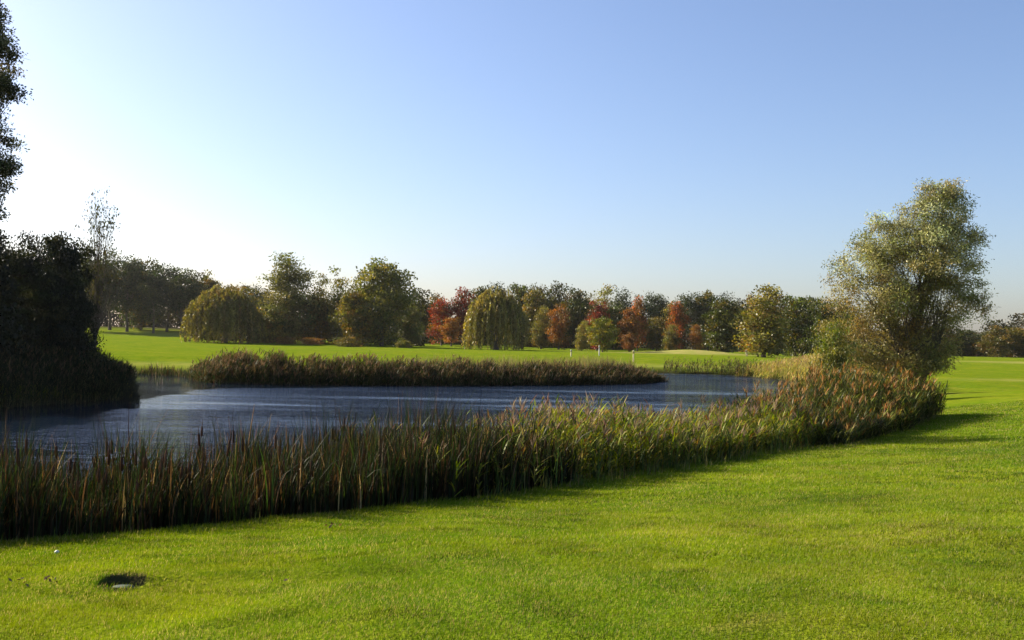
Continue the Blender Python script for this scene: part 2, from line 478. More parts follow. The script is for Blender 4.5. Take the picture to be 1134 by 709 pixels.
def reeds():
    # 1 cattail bed, left half of the near bank (travel left->right: land lies to the right = towards camera)
    r = np.random.default_rng(11); a = Acc()
    p, s, off = bed_points(near_pts(-250, 640), .8, 2.25, 230, r, .62)
    zz = H(p[:, 0], p[:, 1])
    top = 1.74 + .10 * np.sin(p[:, 0] * 1.1 + 2) + .16 * np.sin(p[:, 0] * 3.7 + p[:, 1] * 2) + .12 * np.sin(p[:, 0] * 7.7 - p[:, 1] * 5) + r.normal(0, .13, len(p))
    top += .16 * ss(.45, .8, s) - .12 * ss(.1, .2, s) * ss(.5, .4, s)
    hgt = np.maximum(.5, top - zz - .12 * ss(.8, 2.2, off))
    cattails(a, .05, p, hgt, r, CAT)
    p, s, off = bed_points(near_pts(-250, 660), 1.4, 2.3, 60, r, .3)
    cattails(a, 0, p, np.full(len(p), .75) + r.normal(0, .15, len(p)), r, CAT, nb=3, width=.016)
    o = link('cattail_bed', a.build('cattail_bed', M_REED)); tag(o, 'dark cattails with brown heads on the near bank below the lawn', 'cattails', kind='stuff')
    # 2 pale leafy reed bed right of centre
    a = Acc(); r = np.random.default_rng(12)
    p, s, off = bed_points(near_pts(500, 945), .7, 2.35, 120, r, .45)
    keep = r.random(len(p)) < ss(0, .30, s) * .85 + .15; p, s, off = p[keep], s[keep], off[keep]
    top = 1.70 + .12 * np.sin(p[:, 0] * 1.3) + .08 * np.sin(p[:, 0] * 4.1 + p[:, 1]) + r.normal(0, .13, len(p)) - .10 * ss(.4, .8, s) - .2 * ss(1.2, 2.4, off)
    hgt = np.maximum(.4, top - H(p[:, 0], p[:, 1]))
    phrag(a, p, hgt, r, PHR, STEM, 13, .12, [(1, (.24, .18, .11)), (1, (.16, .10, .07))], lw=.024, ll=.25, wind=(.35, -.3))
    p, s, off = bed_points(near_pts(560, 950), 0, 2.5, 30, r, .4)
    cattails(a, 0, p, np.full(len(p), .7) + r.normal(0, .15, len(p)), r, [(3, (.05, .085, .02)), (1, (.12, .12, .04))], nb=3, width=.016)
    p, s, off = bed_points(near_pts(520, 1060), -2.0, 2.75, 60, r, .75)
    cattails(a, 0, p, .22 * r.uniform(.4, 1.5, len(p)), r, [(3, (.06, .10, .015)), (2, (.13, .14, .03)), (1, (.24, .20, .08)), (1, (.06, .035, .015))], nb=4, width=.012)
    p, s, off = bed_points(near_pts(-250, 560), -2.0, 2.5, 40, r, .8)
    cattails(a, 0, p, .16 * r.uniform(.4, 1.5, len(p)), r, [(3, (.05, .09, .015)), (1, (.12, .13, .03)), (.5, (.2, .16, .07))], nb=4, width=.009)
    o = link('reed_bed', a.build('reed_bed', M_REED)); tag(o, 'sunlit yellow green leafy reeds right of the cattails on the near bank', 'reeds', kind='stuff')
    # 3 tall reddish plumed clump at the right
    a = Acc(); r = np.random.default_rng(13)
    p, s, off = bed_points(near_pts(925, 1046), .8, 3.0, 105, r, .35)
    top = 1.45 + .82 * ss(.15, .75, s) + .08 * np.sin(p[:, 0] * 2.2) + r.normal(0, .14, len(p)) - .35 * ss(1.5, 3.0, off) - .35 * ss(.95, 1, s)
    hgt = np.maximum(.4, top - H(p[:, 0], p[:, 1]))
    phrag(a, p, hgt, r, RED, STEM, 13, .15, [(2, (.30, .15, .05)), (1, (.19, .085, .035)), (1, (.36, .25, .10))], lw=.026, ll=.27, wind=(.5, -.25))
    o = link('plumed_reed_bed', a.build('plumed_reed_bed', M_REED)); tag(o, 'tall reed clump with reddish feathery plumes below the leaning tree', 'reeds', kind='stuff')
    # 4 far peninsula bank
    def far_line(pts): return np.array([at_z(x, y, 0) for x, y in pts])[::-1]
    a = Acc(); r = np.random.default_rng(14)
    L = far_line([(222, 420), (240, 424), (300, 426), (450, 427), (600, 426.5), (700, 425), (731, 422)])[::-1]
    L = L  # travel left->right: right side faces the viewer, so land is the other side
    p, s, off = bed_points(L, 2.6, .7, 60, r, .35)
    hgt = np.interp(s, [0, .05, .2, .4, .6, .8, .95, 1], [.85, 1.1, 1.05, .95, .75, .55, .4, .2]) + .2 * np.sin(s * 60) * np.sin(s * 23) + .12 * np.sin(s * 151) + r.normal(0, .2, len(p))
    phrag(a, p, hgt - .1, r, PHRD, STEM, 7, .6, [(1, (.2, .13, .07)), (1, (.12, .07, .04))], lw=.05, ll=.42, nseg=2)
    o = link('far_reed_bed', a.build('far_reed_bed', M_REED)); tag(o, 'long dark brown reed bed along the far edge of the pond', 'reeds', kind='stuff')
    # paler dry fringe behind it
    a = Acc(); r = np.random.default_rng(15)
    p, s, off = bed_points(L, 5.5, -1.8, 40, r, .5)
    cattails(a, 0, p, (.6 + .55 * ss(.30, .5, s)) * r.uniform(.6, 1.25, len(p)), r, [(3, (.20, .19, .06)), (2, (.13, .15, .035)), (1, (.25, .18, .08))], nb=4, width=.035)
    o = link('dry_grass_fringe', a.build('dry_grass_fringe', M_REED)); tag(o, 'straw coloured long grass behind the dark far reeds', 'grass', kind='stuff')
    # 5 golden grass on the right far bank + cove fringes
    a = Acc(); r = np.random.default_rng(16)
    L = far_line([(735, 413.6), (790, 415), (830, 417.5)])[::-1]
    p, s, off = bed_points(L, 1.8, .3, 22, r, .4)
    phrag(a, p, np.interp(s, [0, .9, 1], [1.1, 1.0, .5]) + r.normal(0, .12, len(p)), r, PHRD, STEM, 6, .3, [(1, (.2, .14, .07))], lw=.055, ll=.45, nseg=2)
    o = link('cove_reed_bed', a.build('cove_reed_bed', M_REED)); tag(o, 'low dark reeds along the back of the cove right of the peninsula', 'reeds', kind='stuff')
    a = Acc(); r = np.random.default_rng(17)
    L = far_line([(815, 416.5), (830, 417.5), (866, 421), (884, 426.5), (905, 440)])[::-1]
    p, s, off = bed_points(L, 5.5, .2, 22, r, .35)
    hgt = np.interp(s, [0, .25, .6, 1], [.6, 1.5, 1.9, 1.7]) + r.normal(0, .15, len(p))
    phrag(a, p, hgt, r, GOLD, STEM, 7, .5, [(1, (.33, .24, .12)), (1, (.25, .16, .09))], lw=.05, ll=.42, nseg=2)
    o = link('golden_reed_bed', a.build('golden_reed_bed', M_REED)); tag(o, 'golden reeds leaning on the bank at the right end of the pond', 'reeds', kind='stuff')
    # 6 low bank grass at the far left
    a = Acc(); r = np.random.default_rng(18)
    L = far_line([(132, 415.5), (150, 414.5), (205, 417), (228, 421)])[::-1]
    p, s, off = bed_points(L, 1.3, .3, 40, r, .3)
    cattails(a, 0, p, .5 * r.uniform(.6, 1.3, len(p)), r, PHRD, nb=4, width=.04)
    o = link('bank_grass', a.build('bank_grass', M_REED)); tag(o, 'low rough grass on the far bank left of the reeds', 'grass', kind='stuff')
    # 7 dark reeds on the left bank
    a = Acc(); r = np.random.default_rng(19)
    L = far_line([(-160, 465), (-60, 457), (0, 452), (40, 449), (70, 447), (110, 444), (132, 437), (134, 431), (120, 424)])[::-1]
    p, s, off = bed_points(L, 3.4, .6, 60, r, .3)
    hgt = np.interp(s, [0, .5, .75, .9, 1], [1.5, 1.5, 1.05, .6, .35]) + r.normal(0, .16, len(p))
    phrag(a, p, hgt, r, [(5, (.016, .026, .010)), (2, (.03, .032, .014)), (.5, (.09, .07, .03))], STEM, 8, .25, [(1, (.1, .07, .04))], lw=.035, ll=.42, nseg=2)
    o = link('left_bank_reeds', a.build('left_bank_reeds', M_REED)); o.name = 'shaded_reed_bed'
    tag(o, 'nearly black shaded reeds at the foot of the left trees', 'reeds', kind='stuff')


# ------------------------------------------------------------------ lawn blades
def lawn_blades():
    r = np.random.default_rng(21)
    Vs, Cs = [], []
    for (y0, y1, dens, hh, w) in [(3.6, 8.0, 6500, .022, .0045), (8.0, 12.5, 3600, .024, .0065), (12.5, 20, 1300, .028, .010), (20, 34, 380, .034, .018)]:
        wmax = y1 * .66
        n = int((y1 - y0) * 2 * wmax * dens)
        Y = r.uniform(y0, y1, n); X = r.uniform(-1, 1, n) * wmax
        k = np.abs(X) < Y * .62 + .4
        X, Y = X[k], Y[k]
        d = sdist(X, Y); e = np.sqrt(((X - HOLE[0]) / .20) ** 2 + ((Y - HOLE[1]) / .095) ** 2)
        k = (d > 2.0) & (e > 1.0); X, Y, d, e = X[k], Y[k], d[k], e[k]
        Z = H(X, Y); n = len(X)
        # patchy sward
        u = np.sin(X * 1.7 + 2 * np.sin(Y * .9)) * np.sin(Y * 2.3 + 1.5 * np.sin(X * 1.1)) ; v = np.sin(X * .5 + Y * .33) * np.sin(Y * .6 - X * .21)
        u2 = np.sin(X * 5.1 + 2 * np.sin(Y * 3.9)) * np.sin(Y * 7.3 + 1.5 * np.sin(X * 4.1))
        big = np.sin(X * .9 + 1.5 * np.sin(Y * .35)) * np.sin(Y * .8 + .35 * X)
        q = np.clip(.5 - .25 * ss(1, 8, X - .2 * Y) + .22 * big + .24 * u + .2 * v + .22 * u2 + r.normal(0, .15, n), 0, 1)[:, None]
        c = np.array([.058, .118, .006]) * (1 - q) + np.array([.165, .195, .010]) * q
        dk = (np.sin(X * 3.3 + 3 * np.sin(Y * 1.7)) * np.sin(Y * 5.7 + 2 * np.sin(X * 2.3)) > .62); c[dk] *= .62
        s = r.random(n) < (.09 + .14 * np.clip(u * v * 2 + .2, 0, 1)); c[s] = np.array([.30, .25, .09])
        c *= (1.08 + r.normal(0, .10, (n, 1)))
        long_ = 1 + 1.2 * ss(2.9, 2.1, d) + .8 * ss(1.5, 1.05, e) + .25 * np.clip(u2, 0, 1)
        h_ = hh * r.uniform(.5, 1.3, n) * long_
        a = r.uniform(0, 2 * np.pi, n); b = r.uniform(0, 2 * np.pi, n); ln = np.abs(r.normal(.35, .3, n)) * h_
        wx = np.cos(a) * w * .5; wy = np.sin(a) * w * .5
        P = np.stack([np.stack([X - wx, Y - wy, Z - .004], 1), np.stack([X + wx, Y + wy, Z - .004], 1),
                      np.stack([X + np.cos(b) * ln + .2 * h_, Y + np.sin(b) * ln, Z + h_], 1)], 1)
        Vs.append(P.reshape(-1, 3)); Cs.append(np.clip(c, 0, 1))
    V = np.concatenate(Vs); C = np.concatenate(Cs)
    Fc = np.arange(len(V)).reshape(-1, 3)
    o = link('lawn_grass', mesh_np('lawn_grass', V, Fc, M_GRASS, C))
    tag(o, 'bright yellow green mown lawn grass in the foreground', 'grass', kind='stuff')


# ------------------------------------------------------------------ trees
def leaves(P, size, aspect, r, color, droop=0.0, bias=None):
    """diamond leaves at P (n,3)"""
    n = len(P)
    a = r.normal(0, 1, (n, 3)); a[:, 2] -= droop
    if bias is not None: a += np.asarray(bias)
    a /= np.linalg.norm(a, axis=1)[:, None] + 1e-9
    b = np.cross(a, r.normal(0, 1, (n, 3))); b /= np.linalg.norm(b, axis=1)[:, None] + 1e-9
    s = (size * r.uniform(.6, 1.3, n))[:, None]
    A = a * s * .5; B = b * s * .5 * aspect
    V = np.stack([P - A, P + B, P + A, P - B], 1).reshape(-1, 3)
    return V, np.arange(n * 4).reshape(n, 4), color


def crown_blobs(blobs, n_clump, n_leaf, rc, r, fill=.55):
    """blobs (x,y,z,rx,ry,rz); returns clump centres, leaf points"""
    B = np.array(blobs, float); vol = B[:, 3] * B[:, 4] * B[:, 5]; w = vol ** .75; w /= w.sum()
    idx = r.choice(len(B), n_clump, p=w)
    u = r.normal(0, 1, (n_clump, 3)); u /= np.linalg.norm(u, axis=1)[:, None]
    rad = r.uniform(0, 1, n_clump) ** (1 / 3 * fill)
    rad = rad * r.uniform(.78, 1.08, n_clump)
    Cc = B[idx, :3] + u * B[idx, 3:6] * rad[:, None]
    cs = rc * r.uniform(.55, 1.25, n_clump)
    per = np.maximum(3, (n_leaf / n_clump * (cs / rc) ** 2).astype(int))
    ci = np.repeat(np.arange(n_clump), per)
    P = Cc[ci] + np.clip(r.normal(0, .5, (len(ci), 3)), -.95, .95) * cs[ci][:, None] * np.array([1, 1, .62])
    return Cc, P, ci


def skeleton(Cc, h, trunk_r, r, base=(0, 0, 0), top=None, nlimb=26, start=.18):
    base = np.array(base, float)
    top = np.array(top, float) if top is not None else np.array([r.normal(0, .03) * h, r.normal(0, .03) * h, h * .8])
    t = np.linspace(0, 1, 7)[:, None]
    tr = base + (top - base) * t + np.concatenate([r.normal(0, .012 * h, (7, 2)) * np.sin(t * 3.0), np.zeros((7, 1))], 1)
    paths = [tr]; rad = [trunk_r * (1 - t[:, 0] * .85) * (1 + .5 * np.exp(-t[:, 0] * 18))]
    sel = r.choice(len(Cc), min(nlimb, len(Cc)), replace=False)
    for i in sel:
        c = Cc[i]; f = np.clip((c[2] / h) * r.uniform(.35, .75), start, .9)
        k = f * 6; j = int(k); a = tr[j] * (1 - (k - j)) + tr[min(j + 1, 6)] * (k - j)
        m = (a + c) / 2 + np.array([0, 0, -.04 * h]) * r.uniform(-.3, 1) + r.normal(0, .02 * h, 3)
        q = np.linspace(0, 1, 5)[:, None]
        pa = a * (1 - q) ** 2 + 2 * m * q * (1 - q) + c * q ** 2
        paths.append(pa); rad.append(np.maximum(.006, trunk_r * .36 * (1 - f * .6) * (1 - q[:, 0] * .9)))
    return paths, rad


def pal_color(pal, ci, n_clump, r, leafvar=.15):
    base = jit(pal, n_clump, r, .2)
    c = base[ci] * np.array([1.28, 1.06, .62])
    return np.clip(c * (1 + r.normal(0, leafvar, (len(ci), 1))), .002, 1)


def proto(kind, seed):
    """nominal 10 m tree with crown half width about 'W'; returns (trunk mesh, crown mesh, W)"""
    K = KINDS[kind]; r = np.random.default_rng(seed); h = 10.0
    W = K['w']; shape = K['shape']
    if shape == 'weep':
        return weeping(kind, seed, K, r)
    blobs = []
    z0 = K.get('z0', .12) * h
    nb = K.get('nb', 9)
    for i in range(nb):
        t = (i + r.uniform(0, 1)) / nb
        z = z0 + (h - z0) * (.08 + .82 * t)
        if shape == 'round': rr = W * np.sqrt(max(.05, 1 - (abs(t - .45) / .62) ** 2.2))
        elif shape == 'cone': rr = W * (1.05 - .9 * t) * min(1, .55 + t * 3)
        elif shape == 'oval': rr = W * np.sqrt(max(.04, 1 - (abs(t - .42) / .64) ** 2.0)) * .95
        else: rr = W * (.9 - .55 * t) * min(1, .75 + t)
        a = r.uniform(0, 2 * np.pi); o = rr * r.uniform(.25, .6)
        s = rr * r.uniform(.42, .66)
        blobs.append((np.cos(a) * o, np.sin(a) * o, z, s, s, s * r.uniform(.7, 1.1)))
        a += np.pi * r.uniform(.7, 1.3)
        blobs.append((np.cos(a) * o, np.sin(a) * o, z - .03 * h, s, s, s * r.uniform(.7, 1.1)))
    blobs.append((0, 0, z0 + (h - z0) * .45, W * .55, W * .55, (h - z0) * .38))
    blobs.append((r.normal(0, .05 * h), 0, h - W * .32, W * .28, W * .28, W * .34))
    Cc, P, ci = crown_blobs(blobs, int(K.get('nc', 110) * 1.5), int(K.get('nl', 2600) * K.get('dn', 2.6)), K.get('rc', .9) * 1.15, r, K.get('fill', .8))
    P[:, 2] = np.maximum(P[:, 2], .25)
    # normalise top to h
    kx = W / np.percentile(np.hypot(P[:, 0], P[:, 1]), 95); P[:, :2] *= kx; Cc[:, :2] *= kx
    zmax = np.percentile(P[:, 2], 99.7); P[:, 2] *= h / zmax; Cc[:, 2] *= h / zmax
    col = pal_color(K['pal'], ci, len(Cc), r)
    V, Fc, C = leaves(P, K.get('ls', .36) * 1.15, K.get('asp', .6), r, col, droop=K.get('droop', 0))
    crown = mesh_np(kind + '_crown', V, Fc, M_LEAF, C)
    paths, rad = skeleton(Cc, h, K.get('tr', .2), r, nlimb=K.get('limbs', 18), start=max(.12, K.get('z0', .1)))
    tv, tf = tubes(paths, rad, 5)
    trunk = mesh_np(kind + '_trunk', tv, tf, K.get('bark', M_BARK), smooth=True)
    return trunk, crown, W


def weeping(kind, seed, K, r):
    h = 10.0; W = K['w']
    ns = K.get('ns', 420); Ps = []; cols = []; paths = []; rad = []
    tips = []
    domes = [(0, 0, .60, 1.0)] + [(np.cos(t_) * .45, np.sin(t_) * .45, r.uniform(.38, .55), r.uniform(.74, .96)) for t_ in np.arange(7) * .9 + r.uniform(0, 1)]
    wts = np.array([d_[2] ** 1.5 for d_ in domes]); wts /= wts.sum()
    for i in range(ns):
        dx, dy, dr, dz = domes[r.choice(len(domes), p=wts)]
        a = r.uniform(0, 2 * np.pi); q = r.uniform(0, 1) ** .5
        cx = (dx + np.cos(a) * q * dr) * W; cy = (dy + np.sin(a) * q * dr) * W
        Rq = min(1.0, np.hypot(cx, cy) / W)
        zt = h * dz * (.72 + .28 * np.sqrt(max(0, 1 - q ** 2.2))) * (1 - .30 * Rq ** 2) * r.uniform(.88, 1.02)
        L = zt * (min(.97, r.uniform(.45, 1.05)) if Rq > .6 else r.uniform(.15, .6))
        n = int(10 + L * 6)
        t = np.linspace(0, 1, n); ux, uy = cx / (np.hypot(cx, cy) + .01), cy / (np.hypot(cx, cy) + .01)
        out = .5 * np.sin(t * 1.5) * r.uniform(.2, 1.3)
        x = cx + ux * out + r.normal(0, .08, n) + .02 * t * L; y = cy + uy * out + r.normal(0, .08, n)
        z = np.maximum(zt - t * L + .35 * np.sin(t * 3.1) * (1 - t), .15)
        Ps.append(np.stack([x, y, z], 1)); cols.append(np.full(n, i)); tips.append((x[0], y[0], zt))
    P = np.concatenate(Ps); ci = np.concatenate(cols)
    col = pal_color(K['pal'], ci, ns, r, .12)
    V, Fc, C = leaves(P, K.get('ls', .42), .36, r, col, droop=2.6)
    crown = mesh_np(kind + '_crown', V, Fc, M_LEAF, C)
    Cc = np.array(tips)
    paths, rad = skeleton(Cc, h, .34, r, nlimb=34, start=.2)
    tv, tf = tubes(paths, rad, 5)
    return mesh_np(kind + '_trunk', tv, tf, M_BARK, smooth=True), crown, W


KINDS = {
    'oak_tree': dict(shape='round', w=4.3, pal=[(3, (.035, .055, .014)), (2, (.055, .07, .018)), (1, (.08, .07, .02))], z0=.02, nl=4200, nc=150),
    'autumn_oak_tree': dict(shape='round', w=4.0, pal=[(3, (.08, .085, .022)), (2, (.13, .10, .028)), (1.5, (.05, .06, .016))], z0=.02, nl=4000, nc=150),
    'pine_tree': dict(shape='oval', w=2.6, pal=[(3, (.02, .035, .014)), (1, (.035, .048, .018))], z0=.28, nl=2600, nc=95, ls=.3, tr=.17, asp=.45),
    'red_maple_tree': dict(shape='oval', w=3.2, pal=[(4, (.16, .030, .022)), (2, (.11, .042, .025)), (1.5, (.16, .075, .025)), (1.2, (.06, .06, .02))], z0=.12, nl=2600),
    'orange_maple_tree': dict(shape='oval', w=3.0, pal=[(4, (.25, .085, .022)), (2, (.19, .07, .02)), (1.6, (.14, .10, .03)), (1.2, (.07, .07, .02))], z0=.12, nl=2600),
    'copper_tree': dict(shape='oval', w=3.2, pal=[(3, (.17, .075, .025)), (2, (.12, .08, .025)), (1, (.22, .12, .035))], z0=.1, nl=2600),
    'yellow_tree': dict(shape='columnar', w=2.6, pal=[(3, (.19, .19, .07)), (3, (.12, .135, .045)), (1, (.22, .16, .07))], z0=.0, nl=4800, nb=12, nc=150, rc=.7, ls=.28),
    'small_round_tree': dict(shape='round', w=4.6, pal=[(3, (.10, .125, .025)), (2, (.16, .15, .03)), (2, (.06, .08, .018))], z0=.2, nl=2600, rc=1.0, ls=.42),
    'grey_willow_tree': dict(shape='oval', w=3.0, pal=[(3, (.15, .17, .075)), (3, (.105, .125, .05)), (1, (.06, .08, .03))], z0=.02, nl=6500, nc=170, ls=.29, asp=.4, rc=.8, droop=.4),
    'birch_tree': dict(shape='columnar', w=2.0, pal=[(3, (.12, .14, .045)), (2, (.17, .16, .05)), (1, (.07, .09, .03))], z0=.1, nl=2400, nc=90, ls=.26, rc=.65, bark=M_BIRCH, tr=.12),
    'ash_tree': dict(shape='round', w=4.1, pal=[(3, (.09, .11, .035)), (2, (.15, .155, .05)), (2, (.055, .07, .022))], z0=.02, nl=7500, nc=190, ls=.29, rc=.85),
    'weeping_willow': dict(shape='weep', w=5.0, pal=[(3, (.20, .19, .08)), (2, (.14, .14, .055)), (1.5, (.08, .09, .03))], ns=1000),
    'olive_weeping_willow': dict(shape='weep', w=5.0, pal=[(3, (.11, .115, .04)), (2, (.08, .08, .03)), (1, (.15, .13, .06))], ns=1300),
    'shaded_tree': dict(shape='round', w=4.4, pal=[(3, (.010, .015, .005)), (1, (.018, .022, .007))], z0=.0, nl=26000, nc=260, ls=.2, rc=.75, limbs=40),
    'bush': dict(shape='round', w=6.5, pal=[(3, (.05, .065, .018)), (2, (.10, .085, .025)), (1, (.15, .13, .04))], z0=.0, nl=1500, nc=60, ls=.6, rc=1.6, tr=.12),
    'rust_bush': dict(shape='round', w=6.5, pal=[(3, (.14, .07, .025)), (2, (.09, .07, .022)), (1, (.18, .12, .04))], z0=.0, nl=1500, nc=60, ls=.6, rc=1.6, tr=.12),
    'pale_bush': dict(shape='round', w=6.5, pal=[(3, (.17, .18, .05)), (2, (.12, .14, .04))], z0=.0, nl=1500, nc=60, ls=.6, rc=1.6, tr=.12),
}
NVAR = {'oak_tree': 4, 'autumn_oak_tree': 4, 'pine_tree': 4, 'copper_tree': 2, 'birch_tree': 2, 'weeping_willow': 2, 'shaded_tree': 3, 'red_maple_tree': 2, 'bush': 2}
_cache = {}
_count = {}


def plant(kind, px, D, top_py, wpx, label, cat='tree', group=None, name=None, rot=None, zb=-.1):
    """stand a tree at depth D where photo column px crosses it; its height and width are real metres worked out from how big it looks there"""
    k = _count.get(kind, 0); _count[kind] = k + 1
    v = k % NVAR.get(kind, 1)
    if (kind, v) not in _cache: _cache[(kind, v)] = proto(kind, 1000 + hash_kind(kind) * 17 + v * 101)
    trunk, crown, W = _cache[(kind, v)]
    tp = at_d(px, top_py, D)
    x, y = tp[0], D
    g = h1(x, y) + zb
    hgt = tp[2] - g
    w = wpx * D / F * (1.4 if group in (G_BACK, G_LEFT, G_RIGHT) else 1.04)
    e = bpy.data.objects.new(name or kind, None); COL.objects.link(e)
    e.empty_display_size = .3
    e.location = (x, y, g)
    sx = w / (2 * W) / 1.05; e.scale = (sx, sx, hgt / 10.0)
    e.rotation_euler.z = random.uniform(0, 6.28) if rot is None else rot
    tag(e, label, cat, group)
    for nm, me in (('trunk', trunk), ('crown', crown)):
        o = bpy.data.objects.new(nm, me); COL.objects.link(o); o.parent = e
    return e


def hash_kind(k): return sum(ord(c) * (i + 1) for i, c in enumerate(k)) % 97
KINDS['sapling'] = dict(shape='columnar', w=2.6, pal=[(3, (.04, .05, .02)), (1, (.07, .07, .03))], z0=.30, nl=2600, nc=100, ls=.17, dn=1.0, rc=.42, tr=.16, limbs=120, fill=1.2)
KINDS['red_leaved_shrub'] = dict(shape='oval', w=3.0, pal=[(3, (.25, .015, .03)), (1, (.16, .02, .02))], z0=.1, nl=260, nc=22, ls=1.0, rc=1.3, tr=.12)
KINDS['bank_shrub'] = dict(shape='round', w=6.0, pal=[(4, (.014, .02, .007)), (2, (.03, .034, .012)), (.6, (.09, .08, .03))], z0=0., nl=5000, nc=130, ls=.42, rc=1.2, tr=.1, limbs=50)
KINDS['yellow_shrub'] = dict(shape='round', w=4.6, pal=[(3, (.10, .14, .04)), (2, (.15, .16, .05)), (1, (.06, .09, .025))], z0=0., nl=7000, nc=140, ls=.34, rc=1.1, tr=.1, asp=.4, limbs=50)

G_BACK = 'trees of the wood behind the fairway'
G_LEFT = 'tall dark trees of the left wood'
G_RIGHT = 'distant trees beyond the right fairway'

